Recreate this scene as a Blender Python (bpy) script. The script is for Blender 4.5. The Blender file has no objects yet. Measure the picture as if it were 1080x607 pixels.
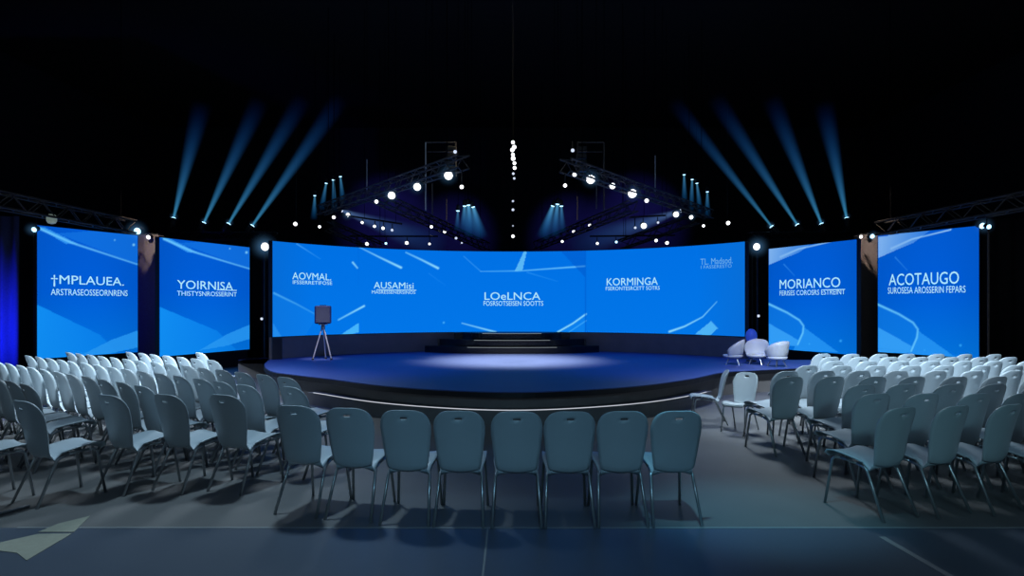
import bpy, math, random
import numpy as np
from mathutils import Vector, Matrix

random.seed(7)
C = bpy.context.scene.collection
PI = math.pi
F = 704.0          # focal length in pixels of the 1080 px wide frame
CX, HY = 540.0, 322.0   # principal column, horizon row
CAM = 1.57
SZ = 0.42          # stage height

# ------------------------------------------------------------------ helpers
def lin(r, g, b):
    f = lambda c: (c / 255 / 12.92) if c / 255 <= 0.04045 else ((c / 255 + 0.055) / 1.055) ** 2.4
    return (f(r), f(g), f(b), 1.0)

def at(px, py, d):
    return Vector(((px - CX) / F * d, d, CAM + (HY - py) / F * d))

def ground(px, py, z=0.0):
    return at(px, py, (CAM - z) * F / (py - HY))

class MB:
    """collects shapes for one mesh"""
    def __init__(self):
        self.v, self.f = [], []
    def add(self, vs, fs):
        b = len(self.v)
        self.v += [tuple(x) for x in vs]
        self.f += [tuple(b + i for i in q) for q in fs]
        return self
    def box(self, c, s, rz=0.0, bevel=0.0):
        hx, hy, hz = s[0] / 2, s[1] / 2, s[2] / 2
        ca, sa = math.cos(rz), math.sin(rz)
        if bevel <= 0:
            P = [(x, y, z) for z in (-hz, hz) for x, y in ((-hx, -hy), (hx, -hy), (hx, hy), (-hx, hy))]
            Q = [(3, 2, 1, 0), (4, 5, 6, 7), (0, 1, 5, 4), (1, 2, 6, 5), (2, 3, 7, 6), (3, 0, 4, 7)]
        else:
            b = bevel
            prof = [(hx - b, -hy), (hx, -hy + b), (hx, hy - b), (hx - b, hy), (-hx + b, hy), (-hx, hy - b), (-hx, -hy + b), (-hx + b, -hy)]
            k = 1 - b / max(hx, hy)
            P = []
            for z, s_ in ((-hz, k), (-hz + b, 1), (hz - b, 1), (hz, k)):
                P += [(x * s_, y * s_, z) for x, y in prof]
            Q = [tuple(range(7, -1, -1)), tuple(range(24, 32))]
            for r in range(3):
                for i in range(8):
                    j = (i + 1) % 8
                    Q.append((r * 8 + i, r * 8 + j, r * 8 + 8 + j, r * 8 + 8 + i))
        return self.add([(c[0] + x * ca - y * sa, c[1] + x * sa + y * ca, c[2] + z) for x, y, z in P], Q)
    def tube(self, pts, r, n=8, caps=True):
        pts = [Vector(p) for p in pts]
        rr = r if isinstance(r, (list, tuple)) else [r] * len(pts)
        rings = []
        prev = None
        for i, p in enumerate(pts):
            a = pts[max(i - 1, 0)]; b = pts[min(i + 1, len(pts) - 1)]
            t = (b - a).normalized()
            if prev is None:
                u = Vector((0, 0, 1)) if abs(t.z) < 0.9 else Vector((1, 0, 0))
            else:
                u = prev
            x = (u - t * u.dot(t)).normalized()
            prev = x
            y = t.cross(x)
            rings.append([p + (x * math.cos(2 * PI * k / n) + y * math.sin(2 * PI * k / n)) * rr[i] for k in range(n)])
        vs = [q for ring in rings for q in ring]
        fs = []
        for i in range(len(pts) - 1):
            for k in range(n):
                l = (k + 1) % n
                fs.append((i * n + k, i * n + l, i * n + n + l, i * n + n + k))
        if caps:
            fs.append(tuple(range(n - 1, -1, -1)))
            fs.append(tuple(range((len(pts) - 1) * n, len(pts) * n)))
        return self.add(vs, fs)
    def lathe(self, prof, c=(0, 0, 0), axis=(0, 0, 1), n=16):
        ax = Vector(axis).normalized()
        u = Vector((1, 0, 0)) if abs(ax.x) < 0.9 else Vector((0, 1, 0))
        x = (u - ax * u.dot(ax)).normalized(); y = ax.cross(x)
        c = Vector(c)
        vs, fs = [], []
        for r, h in prof:
            vs += [c + ax * h + (x * math.cos(2 * PI * k / n) + y * math.sin(2 * PI * k / n)) * r for k in range(n)]
        for i in range(len(prof) - 1):
            for k in range(n):
                l = (k + 1) % n
                fs.append((i * n + k, i * n + l, i * n + n + l, i * n + n + k))
        fs.append(tuple(range(n - 1, -1, -1)))
        fs.append(tuple(range((len(prof) - 1) * n, len(prof) * n)))
        return self.add(vs, fs)
    def prism(self, outline, z0, z1):
        n = len(outline)
        vs = [(x, y, z0) for x, y in outline] + [(x, y, z1) for x, y in outline]
        fs = [tuple(range(n - 1, -1, -1)), tuple(range(n, 2 * n))]
        fs += [(i, (i + 1) % n, n + (i + 1) % n, n + i) for i in range(n)]
        return self.add(vs, fs)
    def build(self, name, m, parent=None, smooth=False):
        me = bpy.data.meshes.new(name)
        me.from_pydata(self.v, [], self.f)
        me.materials.append(m)
        if smooth:
            me.shade_smooth() if hasattr(me, 'shade_smooth') else [setattr(p, 'use_smooth', True) for p in me.polygons]
        o = bpy.data.objects.new(name, me)
        C.objects.link(o)
        if parent is not None:
            o.parent = parent
        return o

def tag(o, label=None, cat=None, group=None, kind=None):
    if label: o['label'] = label
    if cat: o['category'] = cat
    if group: o['group'] = group
    if kind: o['kind'] = kind
    return o

def thing(name, label, cat, loc=(0, 0, 0), rz=0.0, group=None):
    o = bpy.data.objects.new(name, None)
    C.objects.link(o)
    o.empty_display_size = 0.1
    o.location = loc
    o.rotation_euler = (0, 0, rz)
    return tag(o, label, cat, group)

def dup(root, loc, rz, label, group=None, scale=None):
    r = root.copy(); C.objects.link(r)
    r.location = loc; r.rotation_euler = (0, 0, rz)
    if scale: r.scale = scale
    r['label'] = label
    if group: r['group'] = group
    for ch in list(root.children):
        c = ch.copy(); C.objects.link(c); c.parent = r
        for g in list(ch.children):
            d = g.copy(); C.objects.link(d); d.parent = c
    return r

def nth(k):
    return ['first', 'second', 'third', 'fourth', 'fifth', 'sixth', 'seventh', 'eighth', 'ninth', 'tenth',
            'eleventh', 'twelfth', 'thirteenth', 'fourteenth', 'fifteenth', 'sixteenth', 'seventeenth', 'eighteenth', 'nineteenth', 'twentieth'][k]

# ------------------------------------------------------------------ materials
def mat(name, col, rough=0.5, metal=0.0, noise=0.0, nscale=20.0, bump=0.0, spec=0.5):
    m = bpy.data.materials.new(name); m.use_nodes = True
    nt = m.node_tree; b = nt.nodes['Principled BSDF']
    b.inputs['Base Color'].default_value = col
    b.inputs['Roughness'].default_value = rough
    b.inputs['Metallic'].default_value = metal
    b.inputs['Specular IOR Level'].default_value = spec
    tc = nt.nodes.new('ShaderNodeTexCoord')
    n = nt.nodes.new('ShaderNodeTexNoise'); n.inputs['Scale'].default_value = nscale
    n.inputs['Detail'].default_value = 4
    nt.links.new(tc.outputs['Object'], n.inputs['Vector'])
    if noise > 0:
        mx = nt.nodes.new('ShaderNodeMix'); mx.data_type = 'RGBA'
        mx.inputs['A'].default_value = tuple(c * (1 - noise) for c in col[:3]) + (1,)
        mx.inputs['B'].default_value = tuple(min(1, c * (1 + noise)) for c in col[:3]) + (1,)
        nt.links.new(n.outputs['Fac'], mx.inputs['Factor'])
        nt.links.new(mx.outputs['Result'], b.inputs['Base Color'])
    if bump > 0:
        bp = nt.nodes.new('ShaderNodeBump'); bp.inputs['Strength'].default_value = bump
        nt.links.new(n.outputs['Fac'], bp.inputs['Height'])
        nt.links.new(bp.outputs['Normal'], b.inputs['Normal'])
    return m

def emis(name, col, strength):
    m = bpy.data.materials.new(name); m.use_nodes = True
    nt = m.node_tree; nt.nodes.clear()
    out = nt.nodes.new('ShaderNodeOutputMaterial')
    e = nt.nodes.new('ShaderNodeEmission')
    e.inputs['Color'].default_value = col; e.inputs['Strength'].default_value = strength
    nt.links.new(e.outputs[0], out.inputs['Surface'])
    return m

M = {}
M['shell'] = mat('chair plastic', (0.42, 0.50, 0.55, 1), 0.42, noise=0.06, nscale=6)
M['chrome'] = mat('chair tube', (0.42, 0.45, 0.48, 1), 0.35, 0.85)
M['black'] = mat('black paint', (0.012, 0.012, 0.014, 1), 0.5, noise=0.2)
M['truss'] = mat('truss metal', (0.085, 0.072, 0.062, 1), 0.6, 0.2, noise=0.2)
M['bright'] = mat('pole metal', (0.6, 0.6, 0.6, 1), 0.4, 0.6, noise=0.1)
M['drape'] = mat('black cloth', (0.02, 0.02, 0.024, 1), 0.95, noise=0.3, nscale=40, bump=0.3)
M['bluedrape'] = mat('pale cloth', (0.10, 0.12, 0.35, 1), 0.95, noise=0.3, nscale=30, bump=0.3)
M['towercloth'] = mat('grey cloth', (0.16, 0.13, 0.12, 1), 0.95, noise=0.3, nscale=30, bump=0.3)
M['wall'] = mat('dark wall', (0.02, 0.022, 0.03, 1), 0.9, noise=0.3, nscale=3, bump=0.1)
M['ceil'] = mat('dark ceiling', (0.004, 0.004, 0.005, 1), 0.95, noise=0.3, nscale=3)
M['stage'] = mat('stage vinyl', (0.07, 0.11, 0.33, 1), 0.5, noise=0.08, nscale=2, spec=0.3)
M['lip'] = mat('stage lip', (0.008, 0.009, 0.012, 1), 0.35, noise=0.1)
M['fascia'] = mat('stage fascia', (0.16, 0.15, 0.15, 1), 0.6, noise=0.15, nscale=5)
M['step'] = mat('gloss black step', (0.01, 0.01, 0.012, 1), 0.25, noise=0.1)
M['plinth'] = mat('screen plinth', (0.22, 0.17, 0.14, 1), 0.7, noise=0.2, nscale=4)
M['led'] = emis('led strip', lin(215, 220, 230), 0.9)
M['stepled'] = emis('step edge strip', lin(190, 200, 205), 0.5)
M['text'] = emis('lettering light', lin(178, 235, 250), 1.0)
M['textdim'] = emis('dim lettering light', lin(110, 185, 245), 0.9)
M['white'] = emis('lamp white', lin(250, 252, 255), 2.5)
M['cool'] = emis('lamp cool', lin(170, 225, 255), 2.5)
M['small'] = emis('lamp small', lin(215, 228, 255), 1.0)
M['navybox'] = mat('navy case', (0.02, 0.035, 0.16, 1), 0.5, noise=0.1)
M['grille'] = mat('grey grille', (0.07, 0.08, 0.13, 1), 0.6, noise=0.3, nscale=60)
M['tripod'] = mat('tripod alloy', (0.75, 0.72, 0.68, 1), 0.4, 0.3, noise=0.1)
M['lightpatch'] = mat('pale sheet', (0.30, 0.31, 0.25, 1), 0.9, noise=0.15)  # tone of light spilled on the floor, put into the colour
M['seam'] = mat('seam strip', (0.24, 0.26, 0.27, 1), 0.6, noise=0.1)
M['tub'] = mat('tub chair plastic', (0.62, 0.66, 0.70, 1), 0.4, noise=0.05)
M['bluetub'] = mat('blue lamp shade', (0.10, 0.18, 0.6, 1), 0.4, noise=0.05)
M['bluetub'].node_tree.nodes['Principled BSDF'].inputs['Emission Color'].default_value = lin(35, 60, 160)
M['bluetub'].node_tree.nodes['Principled BSDF'].inputs['Emission Strength'].default_value = 0.5
M['cable'] = mat('black cable', (0.002, 0.002, 0.002, 1), 0.95, spec=0.05)

# floor: grey carpet at the seats, smoother blue-grey sheet vinyl this side of the seam
def floor_mat():
    m = bpy.data.materials.new('floor'); m.use_nodes = True
    nt = m.node_tree; b = nt.nodes['Principled BSDF']
    geo = nt.nodes.new('ShaderNodeNewGeometry')
    sep = nt.nodes.new('ShaderNodeSeparateXYZ'); nt.links.new(geo.outputs['Position'], sep.inputs[0])
    lt = nt.nodes.new('ShaderNodeMath'); lt.operation = 'LESS_THAN'; lt.inputs[1].default_value = 4.72
    nt.links.new(sep.outputs['Y'], lt.inputs[0])
    n = nt.nodes.new('ShaderNodeTexNoise'); n.inputs['Scale'].default_value = 1.3; n.inputs['Detail'].default_value = 6
    nt.links.new(geo.outputs['Position'], n.inputs['Vector'])
    r1 = nt.nodes.new('ShaderNodeMix'); r1.data_type = 'RGBA'
    r1.inputs['A'].default_value = (0.10, 0.10, 0.10, 1); r1.inputs['B'].default_value = (0.165, 0.165, 0.165, 1)
    r2 = nt.nodes.new('ShaderNodeMix'); r2.data_type = 'RGBA'
    r2.inputs['A'].default_value = (0.055, 0.075, 0.11, 1); r2.inputs['B'].default_value = (0.085, 0.11, 0.15, 1)
    for r in (r1, r2): nt.links.new(n.outputs['Fac'], r.inputs['Factor'])
    mx = nt.nodes.new('ShaderNodeMix'); mx.data_type = 'RGBA'
    nt.links.new(lt.outputs[0], mx.inputs['Factor'])
    nt.links.new(r1.outputs['Result'], mx.inputs['A']); nt.links.new(r2.outputs['Result'], mx.inputs['B'])
    nt.links.new(mx.outputs['Result'], b.inputs['Base Color'])
    ro = nt.nodes.new('ShaderNodeMapRange')
    ro.inputs['To Min'].default_value = 0.55; ro.inputs['To Max'].default_value = 0.38
    nt.links.new(lt.outputs[0], ro.inputs['Value']); nt.links.new(ro.outputs[0], b.inputs['Roughness'])
    n2 = nt.nodes.new('ShaderNodeTexNoise'); n2.inputs['Scale'].default_value = 60
    nt.links.new(geo.outputs['Position'], n2.inputs['Vector'])
    bp = nt.nodes.new('ShaderNodeBump'); bp.inputs['Strength'].default_value = 0.08
    nt.links.new(n2.outputs['Fac'], bp.inputs['Height']); nt.links.new(bp.outputs['Normal'], b.inputs['Normal'])
    return m
M['floor'] = floor_mat()

# light in haze: a cone of faintly glowing air, brightest at the lens
def beam_mat(name, near, far, k, r0, r1, power=2.0):
    m = bpy.data.materials.new(name); m.use_nodes = True
    nt = m.node_tree; nt.nodes.clear()
    out = nt.nodes.new('ShaderNodeOutputMaterial')
    e = nt.nodes.new('ShaderNodeEmission')
    tc = nt.nodes.new('ShaderNodeTexCoord')
    sep = nt.nodes.new('ShaderNodeSeparateXYZ'); nt.links.new(tc.outputs['Object'], sep.inputs[0])
    def math_(op, a, b=None):
        n = nt.nodes.new('ShaderNodeMath'); n.operation = op; n.use_clamp = False
        for i, x in enumerate((a, b)):
            if x is None: continue
            if isinstance(x, (int, float)): n.inputs[i].default_value = x
            else: nt.links.new(x, n.inputs[i])
        return n.outputs[0]
    z = math_('MAXIMUM', math_('MINIMUM', sep.outputs['Z'], 1.0), 0.0)
    rad = math_('SQRT', math_('ADD', math_('MULTIPLY', sep.outputs['X'], sep.outputs['X']), math_('MULTIPLY', sep.outputs['Y'], sep.outputs['Y'])))
    rz = math_('ADD', math_('MULTIPLY', z, r1 - r0), r0)
    rho = math_('MINIMUM', math_('DIVIDE', rad, rz), 1.0)
    core = math_('POWER', math_('SUBTRACT', 1.0, math_('MULTIPLY', rho, rho)), 1.5)
    fade = math_('POWER', math_('SUBTRACT', 1.0, z), power)
    s = math_('MULTIPLY', math_('MULTIPLY', core, fade), math_('DIVIDE', k * r0, rz))
    mx = nt.nodes.new('ShaderNodeMix'); mx.data_type = 'RGBA'
    mx.inputs['A'].default_value = near; mx.inputs['B'].default_value = far
    nt.links.new(math_('POWER', z, 0.38), mx.inputs['Factor'])
    nt.links.new(mx.outputs['Result'], e.inputs['Color']); nt.links.new(s, e.inputs['Strength'])
    nt.links.new(e.outputs[0], out.inputs['Volume'])
    return m

def cone_mesh(name, r0, r1, m, n=16):
    b = MB(); b.lathe([(r0, 0.0), (r1, 1.0)], n=n)
    me = bpy.data.meshes.new(name); me.from_pydata(b.v, [], b.f); me.materials.append(m)
    return me

def add_beam(me, parent, start, end, w=1.0, name='light_beam'):
    """start/end in the parent's space"""
    start, end = Vector(start), Vector(end)
    o = bpy.data.objects.new(name, me); C.objects.link(o)
    o.parent = parent
    d = end - start
    o.rotation_mode = 'QUATERNION'
    o.rotation_quaternion = d.to_track_quat('Z', 'Y')
    o.location = start
    o.scale = (w, w, d.length)
    return o

BM = {}
BM['sky'] = cone_mesh('sky beam', 0.04, 0.36, beam_mat('sky beam air', lin(90, 205, 255), lin(0, 62, 165), 9.5, 0.04, 0.36, 1.3))
BM['down'] = cone_mesh('short beam', 0.035, 0.13, beam_mat('short beam air', lin(120, 215, 255), lin(0, 120, 210), 9.0, 0.035, 0.13, 1.0))
BM['wash'] = cone_mesh('wash beam', 0.06, 0.65, beam_mat('wash beam air', lin(150, 190, 255), lin(0, 100, 180), 3.0, 0.06, 0.65, 0.9))

def glow_mesh():
    m = bpy.data.materials.new('glow air'); m.use_nodes = True
    nt = m.node_tree; nt.nodes.clear()
    out = nt.nodes.new('ShaderNodeOutputMaterial'); e = nt.nodes.new('ShaderNodeEmission')
    tc = nt.nodes.new('ShaderNodeTexCoord')
    ln = nt.nodes.new('ShaderNodeVectorMath'); ln.operation = 'LENGTH'
    nt.links.new(tc.outputs['Object'], ln.inputs[0])
    mr = nt.nodes.new('ShaderNodeMapRange'); mr.inputs['From Min'].default_value = 0; mr.inputs['From Max'].default_value = 1
    mr.inputs['To Min'].default_value = 1; mr.inputs['To Max'].default_value = 0
    nt.links.new(ln.outputs['Value'], mr.inputs['Value'])
    pw = nt.nodes.new('ShaderNodeMath'); pw.operation = 'POWER'; pw.inputs[1].default_value = 3.0
    nt.links.new(mr.outputs[0], pw.inputs[0])
    ml = nt.nodes.new('ShaderNodeMath'); ml.operation = 'MULTIPLY'; ml.inputs[1].default_value = 1.4
    nt.links.new(pw.outputs[0], ml.inputs[0]); nt.links.new(ml.outputs[0], e.inputs['Strength'])
    e.inputs['Color'].default_value = lin(110, 175, 235)
    nt.links.new(e.outputs[0], out.inputs['Volume'])
    b = MB(); n = 8
    b.lathe([(math.sin(PI * (i + 0.05) / (n + 0.1)), -math.cos(PI * (i + 0.05) / (n + 0.1))) for i in range(n + 1)], n=14)
    me = bpy.data.meshes.new('glow'); me.from_pydata(b.v, [], b.f); me.materials.append(m)
    return me
GLOW = glow_mesh()

def add_glow(parent, loc, r):
    o = bpy.data.objects.new('lit_haze', GLOW); C.objects.link(o)
    o.parent = parent; o.location = loc; o.scale = (r, r, r)
    return o

# ------------------------------------------------------------------ the room
def struct(name, mb, m):
    return tag(mb.build(name, m), kind='structure')
struct('floor', MB().box((0, 11, -0.05), (30, 34, 0.1)), M['floor'])
struct('ceiling', MB().box((0, 11, 9.05), (30, 34, 0.1)), M['ceil'])
struct('wall_back', MB().box((0, 27.95, 4.5), (30, 0.1, 8.98)), M['wall'])
struct('wall_left', MB().box((-14.95, 11, 4.5), (0.1, 33.7, 8.98)), M['wall'])
struct('wall_right', MB().box((14.95, 11, 4.5), (0.1, 33.7, 8.98)), M['wall'])
struct('wall_front', MB().box((0, -5.95, 4.5), (30, 0.1, 8.98)), M['wall'])
struct('trim_1', MB().box((0.1, 4.72, 0.001), (7.2, 0.022, 0.002)), M['seam'])
struct('trim_2', MB().box((-0.17, 3.2, 0.001), (0.012, 3.0, 0.002)), M['seam'])
a, b = ground(930, 566), ground(1010, 612)
t = MB(); d = (b - a); nrm = Vector((-d.y, d.x, 0)).normalized() * 0.022
t.add([a - nrm, b - nrm, b + nrm, a + nrm, *(Vector((0, 0, 0.003)) + q for q in (a - nrm, b - nrm, b + nrm, a + nrm))],
      [(3, 2, 1, 0), (4, 5, 6, 7), (0, 1, 5, 4), (1, 2, 6, 5), (2, 3, 7, 6), (3, 0, 4, 7)])
struct('trim_3', t, M['seam'])

# ------------------------------------------------------------------ stage
def smooth_curve(P, per=6):
    out = []
    n = len(P)
    for i in range(n - 1):
        p0 = Vector(P[max(i - 1, 0)]); p1 = Vector(P[i]); p2 = Vector(P[i + 1]); p3 = Vector(P[min(i + 2, n - 1)])
        for k in range(per):
            t = k / per
            out.append(0.5 * ((2 * p1) + (-p0 + p2) * t + (2 * p0 - 5 * p1 + 4 * p2 - p3) * t * t + (-p0 + 3 * p1 - 3 * p2 + p3) * t ** 3))
    out.append(Vector(P[-1]))
    return out

front_px = [(287, 377), (279, 384), (286, 391), (312, 395), (345, 399), (400, 406), (470, 411), (540, 413), (610, 411), (680, 406), (730, 399), (765, 392), (815, 389), (868, 386), (885, 381)]
front = [(g.x, g.y) for g in (ground(px, py, SZ) for px, py in front_px)]
edge = [(p.x, p.y) for p in smooth_curve(front, 6)]
# the back runs along behind the curved screen
RW, WY = 6.05, 11.05
back = []
for k in range(0, 25):
    x = 7.6 - k * (13.4 / 24)
    y = WY + math.sqrt(max((RW + 0.35) ** 2 - min(abs(x), 5.6) ** 2, 0))
    back.append((x, y))
outline = edge + back
def inset(E, o):
    """edge moved outwards (towards the seats) by o"""
    R = []
    for i, p in enumerate(E):
        a = E[max(i - 1, 0)]; b = E[min(i + 1, len(E) - 1)]
        d = Vector((b[0] - a[0], b[1] - a[1])).normalized()
        R.append((p[0] + d.y * o, p[1] - d.x * o))
    return R
st = thing('stage', 'low curved black-edged stage with glossy blue floor', 'stage', (0, 12, 0))
def onstage(mb, name, m, smooth=False):
    mb.v = [(x, y - 12, z) for x, y, z in mb.v]
    return mb.build(name, m, st, smooth)
onstage(MB().prism(outline, SZ - 0.012, SZ), 'stage_deck', M['stage'])
onstage(MB().prism(inset(edge, 0.015) + back, SZ - 0.08, SZ - 0.012), 'stage_lip', M['lip'])
inner = inset(edge, -0.12)
onstage(MB().prism(inner + back, 0.0, SZ - 0.08), 'stage_fascia', M['fascia'])
# lower step following the front, with a light strip along its edge
i0, i1 = 22, 63
stp = inset(edge, 0.14)[i0:i1]
inn = inset(edge, -0.13)[i0:i1]
onstage(MB().prism(stp + inn[::-1], 0.0, 0.19), 'front_step', M['fascia'])
led = [(x, y, 0.197) for x, y in inset(edge, 0.135)[i0 + 1:i1 - 1]]
lt_ = MB(); lt_.tube(led, 0.0055, 6)
onstage(lt_, 'light_strip', M['led'])

# curved steps at the back of the stage
stp = thing('curved_stage_step', 'three-tier black curved steps with lit edges in front of the video wall', 'steps', (0, 16.6, SZ))
for k, (w, zt) in enumerate(((2.15, 0.16), (1.85, 0.32), (1.45, 0.475))):
    yb = 0.02 + 0.22 * k
    arc = []
    for i in range(33):
        u = -1 + 2 * i / 32
        arc.append((w * u, yb - 0.70 + 0.55 * abs(u) ** 2.6))
    bk = [(w, 0.12), (-w, 0.12)] if k == 0 else [(w, 0.12), (-w, 0.12)]
    bk = [(x, min(0.12, WY + math.sqrt(RW ** 2 - x ** 2) - 0.16 - 16.6)) for x in np.linspace(w, -w, 9)]
    tr = MB().prism(arc + bk, (zt - 0.16 + (0.001 if k else 0.0)), zt).build('step_tier', M['step'], stp)
    MB().tube([(x, y - 0.004, zt - 0.012) for x, y in arc[8:-8]], 0.005, 6).build('edge_light', M['stepled'], tr)

# ------------------------------------------------------------------ screens
def seg(px, a, b):
    return None

def paint(P, base, art):
    """colour of the picture shown on a screen at picture points P (n,2)"""
    col = base(P)
    for item in art:
        kind = item[0]
        if kind == 'line':       # ('line', pts, w0, w1, colour, alpha0, alpha1)
            _, pts, w0, w1, c, a0, a1 = item
            L = [math.dist(pts[i], pts[i + 1]) for i in range(len(pts) - 1)]
            tot = sum(L); acc = 0
            best = np.zeros(len(P))
            for i in range(len(pts) - 1):
                p, q = np.array(pts[i], float), np.array(pts[i + 1], float)
                d = q - p
                tt = np.clip(((P - p) @ d) / (d @ d), 0, 1)
                dist = np.linalg.norm(P - (p + tt[:, None] * d), axis=1)
                s = (acc + tt * L[i]) / tot
                w = w0 + (w1 - w0) * s
                a = (a0 + (a1 - a0) * s) * np.clip(1.25 - dist / np.maximum(w, 0.2), 0, 1)
                best = np.maximum(best, a); acc += L[i]
            col = col + (np.array(c)[None, :] - col) * np.clip(best, 0, 1)[:, None]
        elif kind == 'poly':     # ('poly', pts, colour, alpha, direction of fade (x,y), length)
            _, pts, c, a, fd, fl = item
            inside = np.zeros(len(P), bool)
            n = len(pts); j = n - 1
            x, y = P[:, 0], P[:, 1]
            for i in range(n):
                xi, yi = pts[i]; xj, yj = pts[j]
                cross = ((yi > y) != (yj > y)) & (x < (xj - xi) * (y - yi) / ((yj - yi) or 1e-9) + xi)
                inside ^= cross; j = i
            al = a * inside.astype(float)
            if fd is not None:
                t = ((P - np.array(pts[0], float)) @ np.array(fd, float)) / fl
                al = al * np.clip(1 - t, 0, 1)
            col = col + (np.array(c)[None, :] - col) * al[:, None]
        elif kind == 'dot':
            _, p, r, c, a = item
            al = a * np.clip(1.3 - np.linalg.norm(P - np.array(p, float), axis=1) / r, 0, 1)
            col = col + (np.array(c)[None, :] - col) * np.clip(al, 0, 1)[:, None]
    return col

def srgb_to_lin(c):
    c = np.clip(c / 255.0, 0, 1)
    return np.where(c <= 0.04045, c / 12.92, ((c + 0.055) / 1.055) ** 2.4)

def display_mat():
    m = bpy.data.materials.new('screen picture'); m.use_nodes = True
    nt = m.node_tree; nt.nodes.clear()
    out = nt.nodes.new('ShaderNodeOutputMaterial'); e = nt.nodes.new('ShaderNodeEmission')
    at_ = nt.nodes.new('ShaderNodeAttribute'); at_.attribute_name = 'picture'
    nt.links.new(at_.outputs['Color'], e.inputs['Color'])
    e.inputs['Strength'].default_value = 1.0
    nt.links.new(e.outputs[0], out.inputs['Surface'])
    return m
M['display'] = display_mat()

def display(surf, nu, nv, base, art, parent, name, origin):
    """surf(u,v)->world point. Grid with the picture held as a colour on each vertex."""
    pts = [surf(u, v) for v in np.linspace(0, 1, nv + 1) for u in np.linspace(0, 1, nu + 1)]
    W = np.array([tuple(p) for p in pts])
    P = np.stack([CX + W[:, 0] / W[:, 1] * F, HY - (W[:, 2] - CAM) / W[:, 1] * F], 1)   # the artwork was drawn over the photograph
    col = srgb_to_lin(paint(P, base, art))
    fs = [(r * (nu + 1) + c, r * (nu + 1) + c + 1, (r + 1) * (nu + 1) + c + 1, (r + 1) * (nu + 1) + c) for r in range(nv) for c in range(nu)]
    me = bpy.data.meshes.new(name)
    me.from_pydata([tuple(x) for x in (W - np.array(tuple(origin)))], [], fs)
    me.materials.append(M['display'])
    ca = me.color_attributes.new('picture', 'FLOAT_COLOR', 'POINT')
    ca.data.foreach_set('color', np.concatenate([col, np.ones((len(col), 1))], 1).astype(np.float32).ravel())
    o = bpy.data.objects.new(name, me); C.objects.link(o); o.parent = parent
    return o

def text_shape(body, squeeze=True):
    cu = bpy.data.curves.new('letters', 'FONT'); cu.body = body; cu.size = 1.0
    cu.resolution_u = 3
    ob = bpy.data.objects.new('letters', cu); C.objects.link(ob)
    dg = bpy.context.evaluated_depsgraph_get(); dg.update()
    me = bpy.data.meshes.new_from_object(ob.evaluated_get(dg))
    V = np.array([v.co[:] for v in me.vertices]); Fs = [tuple(p.vertices) for p in me.polygons]
    bpy.data.objects.remove(ob); bpy.data.curves.remove(cu); bpy.data.meshes.remove(me)
    lo, hi = V.min(0), V.max(0)
    V = (V - lo) / np.maximum(hi - lo, 1e-6)
    return V, Fs

def lettering(words_, hit, parent, origin, m):
    """words_: list of (text, x0, x1, ytop, ybottom); hit(px,py) -> (s,z) on the surface; place(s,z) -> world point"""
    to_sz, place = hit
    mb = MB()
    for body, x0, x1, yt, yb in words_:
        s0, zt = to_sz(x0, yt); _, zb = to_sz(x0, yb); s1, _ = to_sz(x1, yt)
        if body == '_':
            n = 6
            vs = [place(s0 + (s1 - s0) * i / n, z) - origin for z in (zb, zt) for i in range(n + 1)]
            mb.add(vs, [(i, i + 1, n + 2 + i, n + 1 + i) for i in range(n)])
            continue
        V, Fs = text_shape(body)
        mb.add([place(s0 + (s1 - s0) * v[0], zb + (zt - zb) * v[1]) - origin for v in V], Fs)
    return mb.build('lettering', m, parent)

CY = (150, 225, 255); LT = (60, 165, 250); WH = (190, 225, 250)
# --- flat side screens: (left edge x,y), (right edge x,y), z bottom, z top
def side_screen(L, R, zb, zt, base, art, words_, label, n=(110, 140), text_m='text'):
    L, R = Vector((*L, 0)), Vector((*R, 0))
    org = (L + R) / 2
    root = thing('led_screen', label, 'screen', tuple(org), 0, None)
    d = (R - L).normalized(); nrm = Vector((d.y, -d.x, 0))         # towards the seats
    ln = (R - L).length
    surf = lambda u, v: L + d * (ln * u) + Vector((0, 0, zb + (zt - zb) * v)) + nrm * 0.012
    disp = display(surf, n[0], n[1], base, art, root, 'display_panel', org)
    def to_sz(px, py):
        k = (px - CX) / F
        s = (k * L.y - L.x) / (d.x - k * d.y)
        p = L + d * s
        return s, CAM + (HY - py) / F * p.y
    place = lambda s, z: L + d * s + Vector((0, 0, z)) + nrm * 0.022
    lettering(words_, (to_sz, place), disp, org, M[text_m])
    rz = math.atan2(d.y, d.x)
    c = Vector((0, 0, (zb + zt) / 2)) - nrm * 0.05
    MB().box(c, (ln + 0.04, 0.10, zt - zb + 0.04), rz).build('casing', M['black'], root)
    # dark stand below
    f = MB().box(Vector((0, 0, zb / 2)) - nrm * 0.06, (ln * 0.96, 0.10, zb - 0.02), rz)
    f.build('base_skirt', M['drape'], root)
    for s in (-1, 1):
        p = d * (s * ln * 0.42) - nrm * 0.30
        MB().tube([p + Vector((0, 0, 0.0)), p + Vector((0, 0, zt - 0.3)), p + nrm * 0.20 + Vector((0, 0, zt - 0.3))], 0.03, 8).build('support_post', M['black'], root)
        MB().box(p + Vector((0, 0, 0.015)), (0.30, 0.40, 0.03), rz).build('foot_plate', M['black'], root)
    return root

def base_side(x0, x1):
    def f(P):
        y = np.clip((P[:, 1] - 240) / 135, 0, 1)[:, None]
        x = np.clip((P[:, 0] - x0) / (x1 - x0), 0, 1)[:, None]
        a, b, c = np.array([2, 88, 205.]), np.array([0, 92, 212.]), np.array([2, 112, 216.])
        col = np.where(y < 0.5, a + (b - a) * y * 2, b + (c - b) * (y - 0.5) * 2)
        return col * (0.96 + 0.06 * np.sin(PI * x))
    return f

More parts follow.
